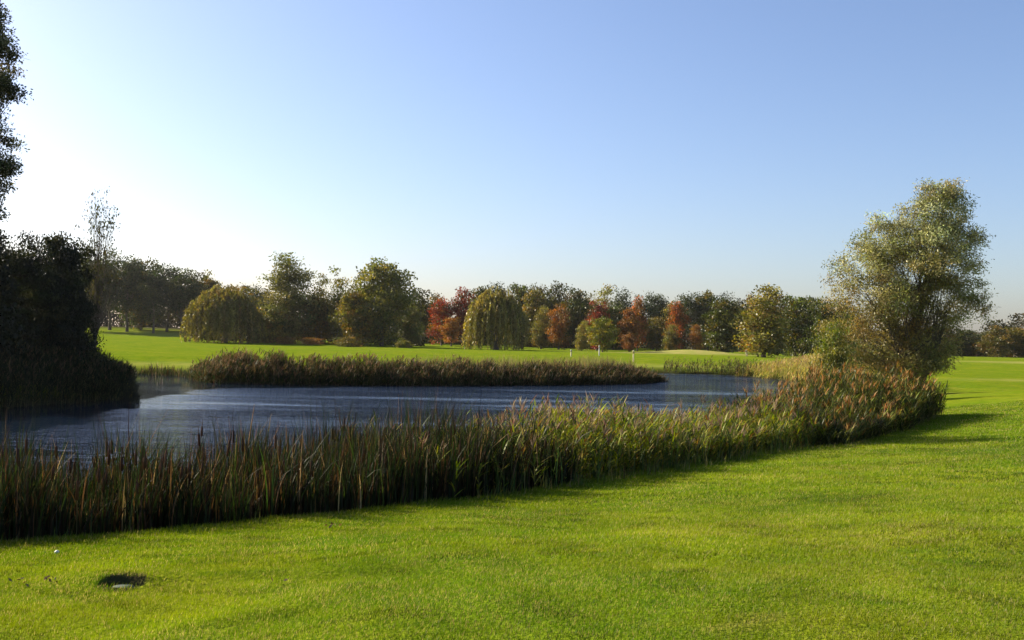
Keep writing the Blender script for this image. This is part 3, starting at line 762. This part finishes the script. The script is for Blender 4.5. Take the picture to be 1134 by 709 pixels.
TREES = [
 # --- featured trees on the far side of the pond, left to right
 ('olive_weeping_willow', 250, 172, 315, 92, 'broad weeping willow left of the tall grey green willow, its curtain brushing the grass', 'weeping willow', None, 'weeping_willow'),
 ('grey_willow_tree', 320, 180, 283, 62, 'tall pale grey green willow standing directly right of the broad weeping willow', 'tree', None),
 ('bush', 300, 176, 340, 44, 'olive bush under the left side of the tall grey green willow', 'bush', None),
 ('birch_tree', 357, 184, 305, 24, 'slim birch, the left one of the pair between grey willow and big ash', 'birch', 'slim birches beside the big ash'),
 ('birch_tree', 376, 180, 298, 30, 'slim birch with yellowing top touching the left side of the big ash', 'birch', 'slim birches beside the big ash'),
 ('autumn_oak_tree', 350, 182, 328, 42, 'low olive brown tree right of the grey green willow trunk', 'tree', None),
 ('ash_tree', 425, 172, 290, 76, 'big spreading ash, tallest tree between the slim birches and the red maples', 'tree', None),
 ('autumn_oak_tree', 392, 168, 318, 40, 'bushy tree filling the foot of the big ash on its left', 'tree', None),
 ('grey_willow_tree', 457, 176, 338, 24, 'small grey green tree in the shade right of the big ash', 'tree', None),
 ('pale_bush', 447, 160, 375, 20, 'small pale yellow green bush on the grass below the big ash', 'bush', None),
 ('rust_bush', 316, 168, 373, 30, 'rust brown bush on the grass right of the broad weeping willow', 'bush', 'rust brown bushes at the fairway edge'),
 ('rust_bush', 345, 168, 374, 30, 'rust brown bush below the slim birches', 'bush', 'rust brown bushes at the fairway edge'),
 ('bush', 385, 164, 373, 34, 'dark olive bush under the left edge of the big ash', 'bush', None),
 ('red_maple_tree', 490, 205, 330, 32, 'red maple left of its taller red twin, beside the dark ash shade', 'maple', 'red maples left of the centre willow'),
 ('red_maple_tree', 513, 205, 320, 28, 'tallest red maple, touching the left side of the centre weeping willow', 'maple', 'red maples left of the centre willow'),
 ('copper_tree', 500, 196, 352, 26, 'small copper brown tree in front of the two red maples', 'tree', None),
 ('weeping_willow', 551, 160, 317, 80, 'golden green weeping willow standing alone in the centre of the far fairway', 'weeping willow', None),
 ('copper_tree', 620, 196, 337, 25, 'copper topped tree between the centre willow and the crimson maple', 'tree', None),
 ('yellow_tree', 600, 200, 340, 22, 'ochre tree right behind the centre weeping willow', 'tree', None),
 ('yellow_tree', 645, 186, 356, 15, 'small slender ochre tree left of the round yellow green tree', 'tree', None),
 ('red_maple_tree', 662, 200, 334, 26, 'crimson maple rising behind the small round yellow green tree', 'maple', None),
 ('small_round_tree', 668, 158, 352, 34, 'small round yellow green tree on a short trunk, alone on the fairway', 'tree', None),
 ('orange_maple_tree', 707, 205, 328, 20, 'orange red maple with a narrow top, left of the brightest orange maple', 'maple', None),
 ('copper_tree', 698, 198, 342, 32, 'brown orange tree at the foot of the narrow orange red maple', 'tree', None),
 ('copper_tree', 697, 188, 368, 16, 'little dark copper tree in front of the brown orange tree', 'tree', None),
 ('orange_maple_tree', 750, 198, 334, 27, 'brightest orange maple, between the dark trees right of centre', 'maple', None),
 ('autumn_oak_tree', 743, 190, 360, 20, 'small olive brown tree at the foot of the brightest orange maple', 'tree', None),
 ('copper_tree', 771, 188, 360, 18, 'small copper tree just left of the dark round tree', 'tree', None),
 ('oak_tree', 801, 160, 333, 48, 'dark round tree standing forward of the wood, left of the tall yellow willow', 'tree', None),
 ('yellow_tree', 847, 138, 317, 56, 'tall ragged yellow green willow at the right end of the fairway, above the golden reeds', 'tree', None),
 ('oak_tree', 882, 165, 329, 50, 'dark oak just right of the tall ragged yellow green willow', 'tree', None),
 ('oak_tree', 913, 160, 332, 44, 'dark oak partly behind the leaning tree, right of the yellow green willow', 'tree', None),
 # --- back wood, left to right
 ('oak_tree', 466, 225, 322, 34, 'dark green tree between the big ash and the red maples', 'tree', G_BACK),
 ('autumn_oak_tree', 483, 232, 327, 26, 'olive tree peeping over the left red maple', 'tree', G_BACK),
 ('oak_tree', 533, 228, 319, 34, 'dark green tree behind the left shoulder of the centre willow', 'tree', G_BACK),
 ('pine_tree', 549, 238, 314, 20, 'pine tip showing just above the crown of the centre willow', 'pine', G_BACK),
 ('oak_tree', 577, 232, 316, 30, 'green oak behind the right shoulder of the centre willow', 'tree', G_BACK),
 ('autumn_oak_tree', 592, 222, 322, 28, 'olive oak directly right of the centre willow crown', 'tree', G_BACK),
 ('oak_tree', 598, 236, 317, 22, 'dark domed oak behind the ochre tree', 'tree', G_BACK),
 ('oak_tree', 618, 232, 315, 32, 'highest dark domed oak, above the copper topped tree', 'tree', G_BACK),
 ('oak_tree', 637, 218, 321, 36, 'dark broad oak between the copper topped tree and the crimson maple', 'tree', G_BACK),
 ('autumn_oak_tree', 652, 236, 327, 22, 'olive tree whose top fills the dip left of the pale pine', 'tree', G_BACK),
 ('birch_tree', 671, 232, 317, 26, 'pale topped tree rising above the crimson maple', 'tree', G_BACK),
 ('pine_tree', 690, 226, 321, 24, 'dark pointed pine between the crimson and the orange red maple', 'pine', G_BACK),
 ('oak_tree', 680, 215, 340, 26, 'dark tree in the shade behind the round yellow green tree', 'tree', G_BACK),
 ('pine_tree', 724, 226, 325, 24, 'dark green pine just right of the orange red maple', 'pine', G_BACK),
 ('yellow_tree', 738, 238, 336, 18, 'yellowish tree filling the dip left of the brightest orange maple', 'tree', G_BACK),
 ('autumn_oak_tree', 728, 212, 352, 26, 'low olive brown tree below the dark green pine', 'tree', G_BACK),
 ('pine_tree', 756, 236, 327, 22, 'dark pine behind the brightest orange maple', 'pine', G_BACK),
 ('pine_tree', 768, 228, 325, 22, 'dark pine right of the brightest orange maple', 'pine', G_BACK),
 ('oak_tree', 785, 228, 324, 28, 'flat topped dark green tree above the dark round tree', 'tree', G_BACK),
 ('pine_tree', 803, 238, 325, 22, 'thin topped pine between the dark round tree and yellow willow', 'pine', G_BACK),
 ('oak_tree', 820, 218, 333, 30, 'dark tree filling the gap left of the tall yellow willow', 'tree', G_BACK),
 ('autumn_oak_tree', 833, 232, 328, 26, 'olive tree whose dome shows left of the yellow willow top', 'tree', G_BACK),
 ('oak_tree', 860, 226, 331, 28, 'dark tree showing right behind the yellow willow', 'tree', G_BACK),
 ('oak_tree', 898, 222, 330, 30, 'dark domed tree between the two dark oaks near the leaning tree', 'tree', G_BACK),
 ('autumn_oak_tree', 935, 215, 338, 34, 'dark olive tree behind the left edge of the leaning tree', 'tree', G_BACK),
 # --- left wood
 ('pine_tree', 104, 232, 284, 34, 'dark pine of the left wood, leftmost, behind the thin sapling', 'pine', G_LEFT),
 ('pine_tree', 124, 240, 279, 32, 'tallest dark pine of the left wood, right of the thin sapling', 'pine', G_LEFT),
 ('pine_tree', 143, 236, 285, 30, 'dark pine just right of the tallest one in the left wood', 'pine', G_LEFT),
 ('oak_tree', 158, 244, 288, 34, 'broad dark tree between the pines of the left wood', 'tree', G_LEFT),
 ('pine_tree', 172, 232, 297, 26, 'shorter dark pine in the first dip of the left wood skyline', 'pine', G_LEFT),
 ('pine_tree', 187, 240, 294, 30, 'dark round topped pine in the middle of the left wood', 'pine', G_LEFT),
 ('pine_tree', 203, 236, 298, 30, 'dark pine halfway between the middle of the left wood and the weeping willow', 'pine', G_LEFT),
 ('oak_tree', 217, 244, 303, 30, 'dark tree left of the brownish one beside the weeping willow', 'tree', G_LEFT),
 ('autumn_oak_tree', 232, 248, 303, 30, 'brown tinged tree of the left wood above the weeping willow', 'tree', G_LEFT),
 ('pine_tree', 84, 236, 285, 34, 'dark pine half hidden behind the shaded trees on the left', 'pine', G_LEFT),
 ('pine_tree', 282, 250, 316, 18, 'dark treetop between the weeping willow and the grey green willow', 'pine', G_LEFT),
 ('autumn_oak_tree', 262, 236, 318, 36, 'brown treetop just showing over the weeping willow', 'tree', G_LEFT),
 # --- right
 ('oak_tree', 1045, 225, 362, 40, 'dark tree seen under the right branches of the leaning tree', 'tree', G_RIGHT),
 ('oak_tree', 1067, 230, 366, 30, 'dark low tree right behind the leaning tree branches', 'tree', G_RIGHT),
 ('oak_tree', 1083, 240, 368, 22, 'small dark tree in the dip left of the far right trees', 'tree', G_RIGHT),
 ('autumn_oak_tree', 1104, 215, 362, 28, 'brownish domed tree, left of the olive one at the right edge', 'tree', G_RIGHT),
 ('autumn_oak_tree', 1124, 218, 363, 34, 'olive domed tree cut by the right edge of the photo', 'tree', G_RIGHT),
 ('oak_tree', 1146, 225, 366, 34, 'dark tree at the very right edge behind the olive one', 'tree', G_RIGHT),
 ('oak_tree', 1018, 220, 362, 40, 'dark tree behind the trunk of the leaning tree', 'tree', G_RIGHT),
 # --- left near mass
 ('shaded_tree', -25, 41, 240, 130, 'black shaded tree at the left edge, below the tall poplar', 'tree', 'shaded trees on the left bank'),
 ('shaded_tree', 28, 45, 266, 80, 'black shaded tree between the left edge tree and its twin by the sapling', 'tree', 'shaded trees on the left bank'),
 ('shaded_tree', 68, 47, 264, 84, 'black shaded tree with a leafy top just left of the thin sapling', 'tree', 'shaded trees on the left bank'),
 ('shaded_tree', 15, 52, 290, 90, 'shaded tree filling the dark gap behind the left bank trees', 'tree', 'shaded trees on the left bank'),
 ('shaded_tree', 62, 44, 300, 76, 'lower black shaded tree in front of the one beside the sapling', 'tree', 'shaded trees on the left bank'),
 ('sapling', 110, 50, 211, 50, 'thin see-through sapling rising above the black shaded trees', 'sapling', None),
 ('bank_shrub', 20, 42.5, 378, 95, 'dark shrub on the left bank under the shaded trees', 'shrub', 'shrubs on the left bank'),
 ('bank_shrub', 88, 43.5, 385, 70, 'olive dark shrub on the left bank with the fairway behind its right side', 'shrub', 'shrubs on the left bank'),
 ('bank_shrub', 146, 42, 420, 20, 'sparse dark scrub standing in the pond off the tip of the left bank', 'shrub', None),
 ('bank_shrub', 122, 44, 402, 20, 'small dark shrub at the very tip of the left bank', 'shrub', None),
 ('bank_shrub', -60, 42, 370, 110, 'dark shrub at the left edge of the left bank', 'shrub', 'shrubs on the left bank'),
 # --- right near
 ('yellow_shrub', 925, 42, 352, 52, 'yellow green shrub at the left foot of the leaning tree', 'shrub', None),
 ('red_leaved_shrub', 937, 31.5, 432, 9, 'small dark red leafed shrub in the reeds, further from the lawn', 'shrub', 'red leafed shrubs in the reeds'),
 ('red_leaved_shrub', 990, 28.7, 452, 9, 'small crimson leafed shrub at the shady foot of the plumed reeds', 'shrub', 'red leafed shrubs in the reeds'),
]


def special_tree(name, label, cat, px0, D, blobs_px, pal_lo, pal_hi, nc, nl, ls, rc, trunks, seed, asp=.34, zsplit=(0, 1), limbs=70, tr=.16, bias=None):
    r = np.random.default_rng(seed)
    x0 = at_d(px0, 400, D)[0]; g = h1(x0, D) - .1
    e = bpy.data.objects.new(name, None); COL.objects.link(e); e.location = (x0, D, g); e.empty_display_size = .3
    tag(e, label, cat)
    s = D / F; B = []
    for (px, py, rx, rz, dy) in blobs_px:
        p = at_d(px, py, D)
        B.append((p[0] - x0, dy, p[2] - g, rx * s, rx * s * .85, rz * s))
    Cc, P, ci = crown_blobs(B, nc, nl, rc, r, .55)
    P[:, 2] = np.maximum(P[:, 2], .3)
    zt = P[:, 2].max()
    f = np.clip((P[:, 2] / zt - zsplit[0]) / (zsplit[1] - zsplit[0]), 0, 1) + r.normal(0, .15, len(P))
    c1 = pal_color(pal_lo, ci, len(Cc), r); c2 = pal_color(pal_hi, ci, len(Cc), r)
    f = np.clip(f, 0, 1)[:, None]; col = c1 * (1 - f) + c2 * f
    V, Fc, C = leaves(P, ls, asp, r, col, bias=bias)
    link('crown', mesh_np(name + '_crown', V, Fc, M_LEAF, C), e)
    paths, rad = [], []
    for k, (tx, ty, tz, rr) in enumerate(trunks):
        pa, ra = skeleton(Cc, zt, rr, r, base=(.25 * k, .1 * k, 0), top=(tx, ty, tz), nlimb=limbs, start=.08)
        paths += pa; rad += ra
    # fine twigs
    for i in range(nc):
        c = Cc[i]
        for k in range(2):
            d = r.normal(0, .45, 3) * rc; d[0] += .2 * rc
            paths.append(np.array([c - d * .6, c + r.normal(0, .04, 3), c + d])); rad.append(np.array([.012, .009, .004]))
    V, Fc = tubes(paths, rad, 4)
    link('trunk', mesh_np(name + '_trunk', V, Fc, M_BARK, smooth=True), e)
    return e


def special_trees():
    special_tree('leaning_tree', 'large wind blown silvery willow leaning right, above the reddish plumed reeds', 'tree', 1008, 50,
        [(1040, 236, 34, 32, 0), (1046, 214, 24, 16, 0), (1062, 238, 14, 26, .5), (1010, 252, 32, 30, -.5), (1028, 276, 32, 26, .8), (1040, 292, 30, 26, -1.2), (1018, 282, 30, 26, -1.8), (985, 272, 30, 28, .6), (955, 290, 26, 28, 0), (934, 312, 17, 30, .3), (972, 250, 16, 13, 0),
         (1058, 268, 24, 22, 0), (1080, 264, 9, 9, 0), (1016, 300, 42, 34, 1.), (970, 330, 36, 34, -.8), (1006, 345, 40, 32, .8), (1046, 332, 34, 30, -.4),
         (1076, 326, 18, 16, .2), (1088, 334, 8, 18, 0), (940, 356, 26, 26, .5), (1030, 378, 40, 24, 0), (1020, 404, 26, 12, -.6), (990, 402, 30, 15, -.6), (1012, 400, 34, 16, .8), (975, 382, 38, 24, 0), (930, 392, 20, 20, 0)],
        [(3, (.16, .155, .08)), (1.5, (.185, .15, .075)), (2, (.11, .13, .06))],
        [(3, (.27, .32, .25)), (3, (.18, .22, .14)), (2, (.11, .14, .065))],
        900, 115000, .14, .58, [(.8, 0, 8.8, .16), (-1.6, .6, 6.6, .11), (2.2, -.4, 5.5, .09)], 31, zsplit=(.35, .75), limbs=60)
    special_tree('poplar', 'tall silvery poplar mostly beyond the left edge, two leafy sprays reaching in', 'tree', -46, 38,
        [(-44, -70, 42, 50, 0), (-40, 20, 40, 34, 0), (-24, 40, 26, 18, 0), (-32, 92, 44, 18, 0), (-2, 92, 24, 11, 0), (12, 98, 14, 7, 0), (-6, 104, 24, 8, 0), (-40, 140, 38, 18, 0), (-8, 143, 18, 7, 0),
         (-30, 182, 40, 16, 0), (-4, 182, 24, 9, 0), (10, 188, 14, 6, 0), (-40, 222, 40, 20, 0), (-14, 232, 20, 9, 0), (-50, 290, 40, 40, 0), (-22, 60, 28, 30, .4), (-20, 118, 30, 26, -.4), (-18, 158, 30, 22, .3), (-22, 205, 26, 22, 0), (-30, 0, 34, 26, 0)],
        [(3, (.05, .06, .03)), (1, (.08, .09, .045))], [(3, (.07, .085, .05)), (1, (.12, .13, .08))],
        460, 90000, .12, .45, [(.1, 0, 17.0, .24)], 32, asp=.5, zsplit=(.2, .6), limbs=90)


def undergrowth(name, label, px0, px1, D0, D1, hgt, n, pal, seed, size=.55, hvar=.5):
    r = np.random.default_rng(seed)
    q = r.uniform(0, 1, n); D = D0 + (D1 - D0) * q + r.normal(0, 2.5, n)
    px = px0 + (px1 - px0) * q
    v0 = ray(px0, 380); v1 = ray(px1, 380)
    X = D * (v0[0] / v0[1] * (1 - q) + v1[0] / v1[1] * q)
    prof = hgt * (1 + hvar * np.sin(X * .21 + seed) * np.sin(X * .083 + 1)) * (1 + .2 * np.sin(X * .9))
    g = H(X, D)
    Z = g + prof * r.uniform(0, 1, n) ** .8
    k = (np.floor(X / 3.1)).astype(int); k -= k.min()
    V, Fc, C = leaves(np.stack([X, D, Z], 1), size, .7, r, pal_color(pal, k, k.max() + 1, r))
    o = link(name, mesh_np(name, V, Fc, M_LEAF, C)); tag(o, label, 'undergrowth', kind='stuff')


def small_things():
    # white and yellow marker posts on the fairway
    mw = simple_mat('white_paint', (.34, .33, .29), .5, 20, .08); my = simple_mat('yellow_paint', (.34, .29, .12), .5, 20, .08)
    def marker(px, py, D, hgt, mat, cap, label):
        x = at_d(px, py, D)[0]; g = h1(x, D)
        e = bpy.data.objects.new('marker_post', None); COL.objects.link(e); e.location = (x, D, g); e.scale = (1, 1, 1)
        tag(e, label, 'marker post', 'marker posts on the far fairway')
        V, Fc = tubes([np.array([[0, 0, -.15], [0, 0, hgt * .72], [0, 0, hgt * .722]])], [np.array([.07, .07, .0])], 8); link('stake', mesh_np('stake', V, Fc, mat, smooth=False), e)
        V, Fc = tubes([np.array([[0, 0, hgt * .722], [0, 0, hgt * .724], [0, 0, hgt * .96], [0, 0, hgt], [0, 0, hgt + .001]])], [np.array([0, .095, .095, .05, 0])], 8); link('cap', mesh_np('cap', V, Fc, cap), e)
    marker(632.5, 393, 118, .85, my, mw, 'short white marker post in the willow shadow')
    marker(663.5, 393, 125, 1.3, mw, mw, 'white marker post just in front of the small round tree')
    marker(701.5, 398, 104, 1.25, my, my, 'yellowish marker post on open grass above the tip of the dark reeds')
    # bench beneath the trees on the right
    wood = simple_mat('weathered_wood', (.30, .26, .20), .8, 18, .3, .2)
    D = 150; x = at_d(819, 388, D)[0]; g = h1(x, D)
    e = bpy.data.objects.new('park_bench', None); COL.objects.link(e); e.location = (x, D - 8, h1(x, D - 8)); e.rotation_euler.z = .12
    tag(e, 'grey wooden bench on the fairway edge between the dark round tree and the yellow willow', 'bench')
    def box(nm, c, s, mat=wood):
        c = np.array(c); s = np.array(s) / 2
        V = np.array([[i, j, k] for i in (-1, 1) for j in (-1, 1) for k in (-1, 1)]) * s + c
        Fc = np.array([[0, 1, 3, 2], [4, 6, 7, 5], [0, 4, 5, 1], [2, 3, 7, 6], [0, 2, 6, 4], [1, 5, 7, 3]])
        return link(nm, mesh_np(nm, V, Fc, mat), e)
    box('seat', (0, 0, .47), (2.0, .48, .07)); box('backrest', (0, .26, .80), (2.0, .06, .42))
    for sx in (-.8, .8):
        for sy in (-.18, .2): box('leg', (sx, sy, .2), (.09, .09, .46))
    # sprinkler / drain cap in the hole
    mp = simple_mat('grey_plastic', (.08, .10, .09), 1.0, 25, .15)
    [n for n in mp.node_tree.nodes if n.type == 'BSDF_PRINCIPLED'][0].inputs['Specular IOR Level'].default_value = .05
    zb = 1.33
    zc = h1(HOLE[0], HOLE[1]) + .038
    e = bpy.data.objects.new('drain_pipe', None); COL.objects.link(e); e.location = (HOLE[0] + .01, HOLE[1] - .02, zc)
    tag(e, 'pale grey capped drain pipe sunk in the dark hole in the lawn', 'drain')
    V, Fc = tubes([np.array([[0, 0, -.2], [0, 0, 0], [0, 0, .008], [0, 0, .010]])], [np.array([.09, .09, .085, .085])], 28)
    link('pipe', mesh_np('pipe', V, Fc, mp, smooth=False), e)
    V, Fc = tubes([np.array([[0, 0, .011], [0, 0, .018], [0, 0, .020]])], [np.array([.078, .078, .001])], 28)
    link('cap', mesh_np('cap', V, Fc, mp, smooth=False), e)
    # golf ball
    p = at_z(63, 609, 1.08)
    for it in range(8):
        z = h1(*p) + .03; p = at_z(63, 609, z)
    bpy.ops.mesh.primitive_ico_sphere_add(subdivisions=4, radius=.0215, location=(p[0], p[1], h1(*p) + .006))
    b = bpy.context.object; b.name = 'golf_ball'
    wm, nt, out = mat_new('golf_ball_white')
    bs = N(nt, 'ShaderNodeBsdfPrincipled'); bs.inputs['Base Color'].default_value = (.6, .6, .56, 1); bs.inputs['Roughness'].default_value = .35
    vo = N(nt, 'ShaderNodeTexVoronoi'); vo.inputs['Scale'].default_value = 220; tc = N(nt, 'ShaderNodeTexCoord'); nt.links.new(tc.outputs['Object'], vo.inputs['Vector'])
    bp = N(nt, 'ShaderNodeBump'); bp.inputs['Distance'].default_value = .002; nt.links.new(vo.outputs['Distance'], bp.inputs['Height']); nt.links.new(bp.outputs[0], bs.inputs['Normal'])
    nt.links.new(bs.outputs[0], out.inputs[0]); b.data.materials.append(wm)
    tag(b, 'tiny white golf ball on the lawn near the cattails at left', 'golf ball')
    # fallen leaves
    ml = foliage_mat('dead_leaf', trans=.15, objvar=.2)
    r = np.random.default_rng(5)
    for (px, py, n, lab) in [(60, 642, 9, 'brown dead leaves on the grass left of the drain hole'), (18, 647, 5, 'dark scrap of dead leaves furthest left on the lawn'),
                             (367, 583, 12, 'little heap of brown dead leaves near the lawn edge below the cattails'), (309, 647, 4, 'few dead leaves on open lawn right of the drain hole')]:
        p = at_z(px, py, 1.2)
        for it in range(8): z = h1(*p) + .02; p = at_z(px, py, z)
        P = np.column_stack([r.normal(0, .05, n), r.normal(0, .035, n), np.abs(r.normal(.035, .012, n))])
        c = jit([(2, (.10, .055, .025)), (1, (.05, .03, .018)), (1, (.2, .13, .05))], n, r)
        V, Fc, C = leaves(P, .04, .6, r, c, bias=(0, 0, 0))
        V[:, 2] = np.maximum(V[:, 2], .005)
        o = link('leaf_litter', mesh_np('leaf_litter', V, Fc, ml, C)); o.location = (p[0], p[1], h1(*p))
        tag(o, lab, 'dead leaves')


def world_and_light():
    w = bpy.data.worlds.new('World'); S.world = w; w.use_nodes = True
    nt = w.node_tree; bg = nt.nodes['Background']
    sky = nt.nodes.new('ShaderNodeTexSky'); sky.sky_type = 'NISHITA'; sky.sun_disc = False
    el = math.radians(SUN_EL); az = math.radians(SUN_AZ)     # az: clockwise from +Y
    sky.sun_elevation = el; sky.sun_rotation = az
    sky.altitude = 0; sky.air_density = 1.0; sky.dust_density = SKY_DUST; sky.ozone_density = SKY_OZ
    mm = nt.nodes.new('ShaderNodeMix'); mm.data_type = 'RGBA'; mm.blend_type = 'MULTIPLY'; mm.inputs[0].default_value = 1
    nt.links.new(sky.outputs[0], mm.inputs[6]); mm.inputs[7].default_value = (1.05, .96, .985, 1); nt.links.new(mm.outputs[2], bg.inputs[0]); bg.inputs[1].default_value = SKY_STR
    ld = bpy.data.lights.new('sun', 'SUN'); ld.energy = SUN_STR; ld.angle = math.radians(.53); ld.color = (1, .88, .68)
    lo = bpy.data.objects.new('sun', ld); COL.objects.link(lo)
    d = Vector((math.sin(az) * math.cos(el), math.cos(az) * math.cos(el), math.sin(el)))
    lo.rotation_euler = d.to_track_quat('Z', 'Y').to_euler(); lo.location = d * 100


def haze():
    x0, x1, y0, y1, z0, z1 = -905, 905, -65, 2205, -6, 26
    V = np.array([[x, y, z] for x in (x0, x1) for y in (y0, y1) for z in (z0, z1)], float)
    Fc = np.array([[0, 1, 3, 2], [4, 6, 7, 5], [0, 4, 5, 1], [2, 3, 7, 6], [0, 2, 6, 4], [1, 5, 7, 3]])
    m, nt, out = mat_new('haze_air')
    v = N(nt, 'ShaderNodeVolumePrincipled'); v.inputs['Color'].default_value = (.93, .92, .90, 1); v.inputs['Density'].default_value = HAZE
    v.inputs['Anisotropy'].default_value = .3
    nt.links.new(v.outputs[0], out.inputs['Volume'])
    o = link('haze', mesh_np('haze', V, Fc, m)); tag(o, 'thin pale autumn haze lying over the whole golf course', 'haze', kind='stuff')


HAZE = .00006
SUN_EL, SUN_AZ, SUN_STR, SKY_STR, SKY_DUST, SKY_OZ = 27.0, -63.0, 5.0, 0.080, 1.4, 4.0
S.view_settings.view_transform = 'Standard'; S.view_settings.look = 'None'
S.view_settings.gamma = 1; S.view_settings.use_curve_mapping = False
S.view_settings.exposure = 1.30

world_and_light()
ground_sheet(); pond_water(); reeds(); lawn_blades()
for t in TREES:
    plant(*t)
special_trees()
undergrowth('woodland_undergrowth', 'dark mass of undergrowth at the foot of the wood behind the fairway', 440, 1160, 242, 250, 6.5, 60000, [(3, (.03, .035, .014)), (1, (.06, .05, .02)), (1, (.04, .05, .02))], 41)
undergrowth('woodland_thicket', 'dark thicket far back between the trunks of the left wood', 60, 440, 300, 262, 8.0, 52000, [(3, (.03, .035, .014)), (1, (.05, .045, .02))], 42)
undergrowth('fairway_thicket', 'olive undergrowth under the willows and the big ash', 215, 470, 190, 186, 3.2, 16000, [(3, (.035, .042, .016)), (1, (.06, .055, .02))], 43, size=.45)
small_things()
haze()
S.render.engine = 'CYCLES'
S.cycles.max_bounces = 6; S.cycles.transparent_max_bounces = 4
S.cycles.diffuse_bounces = 3; S.cycles.glossy_bounces = 3
S.cycles.use_denoising = True
print('tris', sum(len(m.polygons) for m in bpy.data.meshes))
